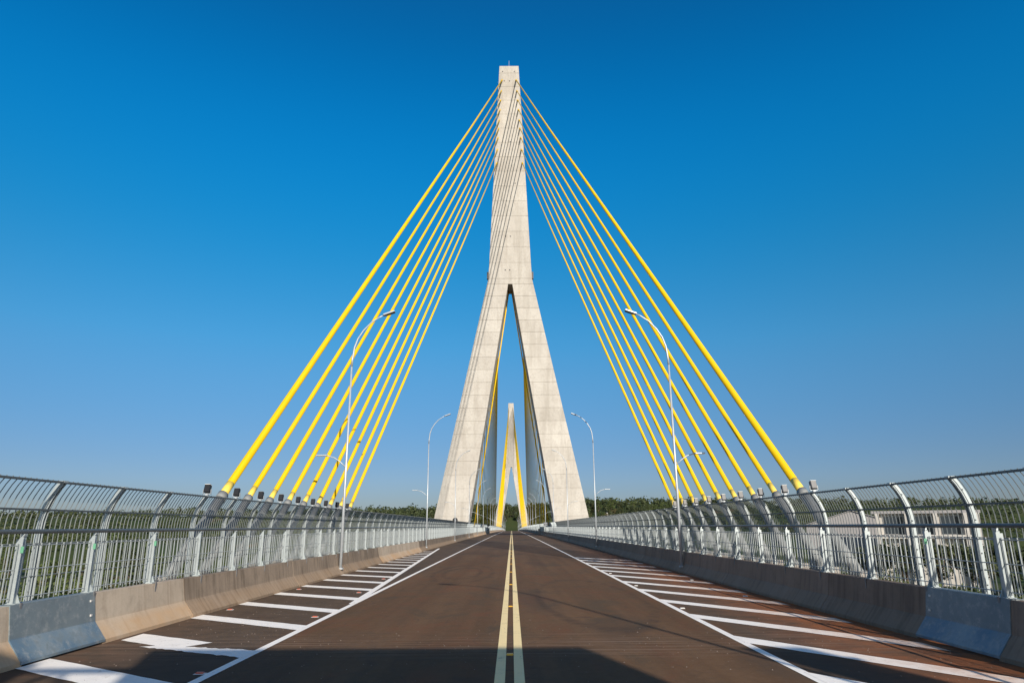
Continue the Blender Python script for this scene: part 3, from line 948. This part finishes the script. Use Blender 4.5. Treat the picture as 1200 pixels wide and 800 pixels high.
def cabinet(x, d, w, h, label, disc):
    t = thing("roadside_cabinet", label, "cabinet", (x, d, zr(d)))
    MB().box(-w / 2, w / 2, -0.25, 0.25, 0, h).build("body", MAT["grey"], t, False, 0.03)
    MB().box(-w / 2 - .04, w / 2 + .04, -0.3, 0.3, h, h + 0.06).build("lid", MAT["sign"], t)
    MB().box(-w / 2 * .8, w / 2 * .8, -0.262, -0.252, h * .15, h * .9).build("door", MAT["pipe"], t)
    if disc:
        MB().tube([(0, 0, h + .06), (0, 0, h + .5)], 0.04, 6).build("stem", MAT["pole"], t)
        MB().tube([(0, -0.03, h + .75), (0, 0.03, h + .75)], 0.32, 16).build("disc", MAT["black"], t)
cabinet(-6.2, 190.0, 0.6, 1.5, "grey cabinet with a dark disc above it by the left barrier beyond the pylon", True)
cabinet(6.2, 158.0, 0.5, 1.3, "grey cabinet standing by the right barrier beyond the pylon", False)

# ------------------------------------------------------------------ unseen panels added behind the camera to cast shadows on the road
def overhead_shadow_caster():
    t = thing("overhead_shadow_caster", "unseen overhead panel frame added behind the camera to throw the shadow across the near road", "road sign", (0, -6, 0))
    MB().box(0.0, 6.6, -0.06, 0.06, 5.0, 8.08).build("sign_panel", MAT["sign"], t)
    MB().tube([(-9.3, 0.35, -0.5), (-9.3, 0.35, 7.6)], 0.28, 12).build("column", MAT["pole"], t)
    for z in (5.6, 7.2):
        MB().tube([(-9.3, 0.35, z), (6.0, 0.35, z)], 0.09, 8).build("arm", MAT["pole"], t)
    for k in range(15):
        x = -9.0 + k
        MB().tube([(x, 0.35, 5.6 if k % 2 else 7.2), (x + 1, 0.35, 7.2 if k % 2 else 5.6)], 0.045, 6).build("brace", MAT["pole"], t)
    MB().box(-6.8, -1.35, -0.06, 0.06, 5.4, 7.6).build("sign_panel", MAT["sign"], t)
overhead_shadow_caster()
def side_caster():  # unseen upright panel, added for the shadow patch on the right
    t = thing("side_shadow_caster", "unseen narrow upright panel added behind the camera to throw the right hand shadow patch", "sign", (9.4, -6, -0.5))
    MB().box(-0.5, 0.45, -0.1, 0.1, 4.2, 8.5).build("sign_panel", MAT["sign"], t)
    MB().box(-0.12, 0.12, -0.08, 0.08, 0, 4.2).build("post", MAT["pole"], t)
side_caster()

# ------------------------------------------------------------------ buildings beside the approach
def gable(mb, x0, x1, y0, y1, z, h, over=0.4, th=0.15):
    xm = (x0 + x1) / 2
    for a, b in ((x0 - over, xm), (x1 + over, xm)):
        za = z - h * over / (xm - x0)
        mb.hexa([(a, y0 - over, za), (b, y0 - over, z + h), (b, y1 + over, z + h), (a, y1 + over, za)],
                [(a, y0 - over, za + th), (b, y0 - over, z + h + th), (b, y1 + over, z + h + th), (a, y1 + over, za + th)])
    return mb
def window_row(t, face_y, xs, z, w, h, wall):
    for x in xs:
        f = MB().box(x - w / 2 - .08, x + w / 2 + .08, face_y - 0.06, face_y + 0.05, z - .08, z + h + .08).build("window", MAT["wall_grey"], t)
        MB().box(x - w / 2, x + w / 2, face_y - 0.08, face_y - 0.062, z, z + h).build("pane", MAT["glass"], f)
def white_building():
    gx, gy = 92, 150; z0 = -8.5
    t = thing("white_building", "white two storey building with dark windows and pale columns behind the right fence", "building", (gx, gy, z0))
    t.rotation_euler = (0, 0, R(-28))
    MB().box(-13, 6, 0, 12, -3, 12.4).build("wall", MAT["wall_white"], t)
    MB().box(-13.6, 6.6, -1.2, 12.6, 12.4, 13.0).build("roof", MAT["roof_grey"], t)
    MB().box(-13.3, 6.3, -1.6, -0.02, 7.2, 8.0).build("balcony", MAT["wall_white"], t)
    window_row(t, 0, (-9.6, -4.2, 1.0), 8.1, 3.6, 3.6, "w")
    window_row(t, 0, (-9.6, -4.2, 1.0), 2.2, 3.0, 3.2, "w")
    for x in (-12.6, -6.9, -1.6, 3.7, 5.9):
        MB().box(x - .4, x + .4, -1.5, -0.7, 8.0, 12.4).build("column", MAT["wall_white"], t)
        MB().box(x - .4, x + .4, -1.5, -0.7, -3, 7.2).build("column", MAT["wall_white"], t)
white_building()
def grey_shed():
    t = thing("grey_shed", "grey metal shed with a broad gable roof beyond the right fence", "building", (86, 178, -8))
    t.rotation_euler = (0, 0, R(-24))
    MB().box(-11, 11, 0, 20, -3, 9.6).build("wall", MAT["wall_grey"], t)
    m = MB(); m.add([(-11, 0, 9.6), (11, 0, 9.6), (0, 0, 13.0), (-11, 0.3, 9.6), (11, 0.3, 9.6), (0, 0.3, 13.0)], [(0, 1, 2), (5, 4, 3), (0, 2, 5, 3), (1, 4, 5, 2), (0, 3, 4, 1)])
    m.build("gable_wall", MAT["wall_grey"], t)
    gable(MB(), -11, 11, 0, 20, 9.6, 3.4).build("roof", MAT["roof_grey"], t)
    d = MB().box(-3, 3, -0.06, 0.02, -3, 4.5).build("door", MAT["roof_grey"], t)
    for k in range(5):
        MB().box(-2.9, 2.9, -0.10, -0.062, -2.6 + 1.4 * k, -2.5 + 1.4 * k).build("door_rib", MAT["wall_grey"], d)
grey_shed()
def cottage(x, y, rz, wall, roof, label, w=9, l=8, h=3.2):
    z = gh(x, y)
    t = thing("house", label, "house", (x, y, z))
    t.rotation_euler = (0, 0, rz)
    MB().box(-w / 2, w / 2, 0, l, -2, h).build("wall", MAT[wall], t)
    m = MB(); m.add([(-w / 2, 0, h), (w / 2, 0, h), (0, 0, h + 2), (-w / 2, l, h), (w / 2, l, h), (0, l, h + 2)], [(0, 1, 2), (5, 4, 3), (0, 2, 5, 3), (1, 4, 5, 2), (0, 3, 4, 1)])
    m.build("gable_wall", MAT[wall], t)
    gable(MB(), -w / 2, w / 2, 0, l, h, 2.0).build("roof", MAT[roof], t)
    window_row(t, 0, (-w * .28, w * .28), 1.0, 1.3, 1.2, wall)
    dd = MB().box(-.5, .5, -0.07, 0.02, 0, 2.1).build("door", MAT["bark"], t)
    MB().box(.34, .40, -0.11, -0.072, 1.0, 1.12).build("handle", MAT["pole"], dd)
cottage(-128, 232, R(28), "wall_white", "roof_red", "small white house with a red tiled roof among bushes beyond the left fence")
cottage(-176, 262, R(35), "wall_grey", "roof_grey", "small grey roofed house on the slope beyond the left fence")
cottage(150, 262, R(-32), "wall_white", "roof_red", "white house with a red roof behind the white building on the right")
cottage(208, 236, R(-45), "wall_white", "roof_grey", "low pale house with a grey roof far out to the right", 14, 9)
cottage(122, 905, R(-8), "wall_white", "roof_grey", "pale hut half hidden by trees on the far bank to the right", 4, 4, 3)

# ------------------------------------------------------------------ trees
def leaf_cloud(nr, centers, radii, per, size):
    """numpy arrays of leaf quads scattered through clumps"""
    out = []
    for c, rad in zip(centers, radii):
        d = nr.normal(size=(per, 3)); d /= np.linalg.norm(d, axis=1)[:, None]
        rr = rad * (0.45 + 0.6 * nr.rand(per, 1) ** 0.6)
        p = np.asarray(c) + d * rr * np.array([1, 1, 0.8])
        n = d + nr.normal(size=(per, 3)) * 0.7 + np.array([0, 0, 0.35]); n /= np.linalg.norm(n, axis=1)[:, None]
        a = np.cross(n, nr.normal(size=(per, 3))); a /= np.linalg.norm(a, axis=1)[:, None]
        b = np.cross(n, a)
        s = size * (0.6 + 0.8 * nr.rand(per, 1))
        q = np.stack([p - a * s, p - b * s * .55, p + a * s, p + b * s * .55], 1)
        out.append(q)
    return np.concatenate(out, 0)
def quads_mesh(name, q, mat):
    v = q.reshape(-1, 3)
    me = bpy.data.meshes.new(name)
    n = len(q)
    me.vertices.add(n * 4); me.vertices.foreach_set("co", v.astype(np.float32).ravel())
    me.loops.add(n * 4); me.loops.foreach_set("vertex_index", np.arange(n * 4, dtype=np.int32))
    me.polygons.add(n); me.polygons.foreach_set("loop_start", np.arange(0, n * 4, 4, dtype=np.int32))
    me.update(calc_edges=True)
    me.materials.append(mat)
    return me
def tree_data(seed, mat, tall=1.0, wide=1.0, per=46, clumps=18, open_=0.0):
    nr = np.random.RandomState(seed)
    H = 8.0 * tall
    m = MB()
    lean = nr.uniform(-.3, .3, 2)
    m.tube([(0, 0, -0.6), (lean[0] * .3, lean[1] * .3, H * .25), (lean[0], lean[1], H * .55), (lean[0] * 1.3, lean[1] * 1.3, H * .85)], [0.26, 0.19, 0.12, 0.04], 7)
    cs, rs = [], []
    for i in range(clumps):
        a = nr.rand() * 6.28; u = nr.rand()
        zz = H * (0.38 + 0.56 * u)
        rad = (2.9 * wide) * math.sqrt(nr.rand()) * (1.05 - 0.75 * abs(u - 0.4))
        c = (rad * math.cos(a) + lean[0], rad * math.sin(a) + lean[1], zz)
        cs.append(c); rs.append((0.7 + 0.7 * nr.rand()) * (0.9 + .2 * wide))
        if i % 2 == 0:
            z1 = H * (0.25 + 0.3 * nr.rand())
            m.tube([(lean[0] * .6, lean[1] * .6, z1), (c[0] * .6, c[1] * .6, (z1 + zz) / 2 + .3), c], [0.09, 0.055, 0.02], 5)
    q = leaf_cloud(nr, cs, rs, per, 0.26)
    return m.mesh("trunk", MAT["bark"], True), quads_mesh("crown", q, MAT[mat])
KINDS = [tree_data(11, "leaf_b", 1.15, 1.15, 60, 22), tree_data(12, "leaf_a", 1.0, 1.1), tree_data(13, "leaf_b", 0.85, 1.25, 56, 20), tree_data(14, "leaf_a", 1.3, 0.85), tree_data(15, "leaf_c", 0.9, 1.0, 30, 15)]
KLAB = ["dense dark green tree", "loose mid green tree", "broad dark green tree", "tall narrow green tree", "dry brown tree"]
def tree(x, y, k, sc, label, group, z=None):
    t = thing("tree", label, "tree", (x, y, gh(x, y) if z is None else z), group)
    t.rotation_euler = (0, 0, rng.random() * 6.28)
    t.scale = (sc * rng.uniform(.9, 1.15), sc * rng.uniform(.9, 1.15), sc)
    link("trunk", KINDS[k][0], t); link("crown", KINDS[k][1], t)
    return t

# far bank ridge, the trees whose crowns stand out against the sky
for i in range(46):
    px = 668 + i * 3.6 + rng.uniform(-2, 2)
    d = rng.uniform(800, 930)
    x = (px - 600) / 828 * d
    k = rng.choice((0, 0, 1, 2, 2, 3, 4))
    tree(x, d, k, rng.choice((0.9, 1.2, 1.5, 2.0, 2.5)) * rng.uniform(.85, 1.1), f"{KLAB[k]} on the far bank ridge right of the near pylon", "trees on the far bank right of the pylon")
for i in range(46):
    px = 405 + i * 2.7 + rng.uniform(-2, 2)
    d = rng.uniform(830, 940)
    x = (px - 600) / 828 * d
    k = rng.choice((0, 1, 2, 4, 4))
    tree(x, d, k, rng.uniform(0.8, 1.3), f"{KLAB[k]} on the far bank ridge left of the near pylon", "trees on the far bank left of the pylon")
for i in range(26):
    px = 584 + i * 1.3 + rng.uniform(-1, 1)
    d = rng.uniform(905, 960)
    x = (px - 600) / 828 * d
    k = rng.choice((0, 0, 1, 2))
    tree(x, d, k, rng.uniform(1.0, 1.7), f"{KLAB[k]} on the hillside between the far pylon legs", "trees between the far pylon legs")
# near trees seen through the fences
for i in range(70):
    s = rng.choice((-1, 1))
    d = rng.uniform(25, 190)
    x = s * rng.uniform(34, 60 + d * 0.75)
    if s > 0 and 62 < x < 118 and 128 < d < 210: continue
    k = rng.choice((0, 1, 1, 2, 3, 4))
    side = "left" if s < 0 else "right"
    tree(x, d, k, rng.uniform(0.55, 0.95), f"{KLAB[k]} on the low ground beyond the {side} fence", f"trees beyond the {side} fence")

for i in range(16):
    u = i / 15.0
    tree(66 + 40 * u + rng.uniform(-1.5, 1.5), 136 - 20 * u + rng.uniform(-3, 3), 0, rng.uniform(0.85, 1.08), f"{KLAB[0]} in the row before the white building, its top below the windows",
         "trees in the row before the white building")

# woods and scrub that read as one mass
def woods(name, seed, pts, hmin, hmax, per, size, mat, label):
    nr = np.random.RandomState(seed)
    n = len(pts)
    h = nr.uniform(hmin, hmax, n) * (0.8 + 0.4 * nr.rand(n))
    base = np.stack([pts[:, 0], pts[:, 1], ground_h(pts[:, 0], pts[:, 1])], 1)
    d = nr.normal(size=(n, per, 3)); d /= np.linalg.norm(d, axis=2)[..., None]
    lob = 0.75 + 0.35 * np.sin(d[..., :1] * 3 + nr.rand(n, 1, 1) * 6) * np.cos(d[..., 1:2] * 3 + nr.rand(n, 1, 1) * 6)
    rad = (0.55 + 0.5 * nr.rand(n, per, 1) ** .5) * lob
    p = base[:, None] + d * rad * np.stack([h * .5, h * .5, h * .48], 1)[:, None]
    p[..., 2] += (h * .55)[:, None]
    nn = d + nr.normal(size=d.shape) * .6 + np.array([0, 0, .3]); nn /= np.linalg.norm(nn, axis=2)[..., None]
    a = np.cross(nn, nr.normal(size=d.shape)); a /= np.linalg.norm(a, axis=2)[..., None]
    b = np.cross(nn, a)
    s = (size * h)[:, None, None] * (0.6 + .8 * nr.rand(n, per, 1))
    q = np.stack([p - a * s, p - b * s * .7, p + a * s, p + b * s * .7], 2).reshape(-1, 4, 3)
    tag(link(name, quads_mesh(name, q, MAT[mat])), label, None, None, "stuff")
def scatter(seed, n, fx, keep=None):
    nr = np.random.RandomState(seed)
    p = fx(nr, n)
    ok = (np.abs(p[:, 0]) > 22)
    if keep is not None: ok &= keep(p)
    # clear of the buildings
    for cx, cy, r in ((92, 152, 18), (86, 186, 18), (-128, 234, 11), (-176, 264, 11), (150, 264, 11), (208, 238, 13), (122, 908, 12)):
        ok &= np.hypot(p[:, 0] - cx, p[:, 1] - cy) > r
    return p[ok]
def far_bank(nr, n):
    y = nr.uniform(730, 1250, n); x = nr.uniform(-1, 1, n) ** 3 * (y * 0.95)
    return np.stack([x, y], 1)
def near_side(nr, n):
    y = nr.uniform(-40, 250, n); x = nr.choice([-1, 1], n) * nr.uniform(24, 420, n) ** 1.0
    return np.stack([x, y], 1)
def side_hills(nr, n):
    y = nr.uniform(0, 760, n); x = nr.choice([-1, 1], n) * nr.uniform(330, 900, n)
    return np.stack([x, y], 1)
woods("far_woods", 21, scatter(31, 6500, far_bank, lambda p: np.abs(p[:, 0]) > 26), 6, 13, 34, 0.12, "leaf_b", "dense woods covering the far river bank")
def far_core(nr, n):
    y = nr.uniform(880, 1150, n); x = nr.uniform(-60, 60, n)
    return np.stack([x, y], 1)
p_ = np.random.RandomState(5); cc = far_core(p_, 160); cc = cc[(np.abs(cc[:, 0]) > 10) | (cc[:, 1] > 915)]
woods("far_woods", 26, cc, 8, 15, 60, 0.09, "leaf_b", "woods on the hillside at the end of the bridge")
woods("scrub", 22, scatter(32, 5200, near_side), 1.2, 3.4, 34, 0.13, "leaf_a", "green scrub on the low ground beside the approach")
woods("dry_scrub", 23, scatter(33, 1300, near_side), 1.0, 2.6, 36, 0.13, "leaf_c", "dry brown scrub on the low ground beside the approach")
woods("hill_woods", 24, scatter(34, 2600, side_hills), 5, 10, 46, 0.10, "leaf_a", "woods on the hills to either side of the river")
woods("dark_hill_woods", 25, scatter(35, 1200, side_hills), 5, 10, 46, 0.10, "leaf_b", "darker woods mixed into the hills beside the river")
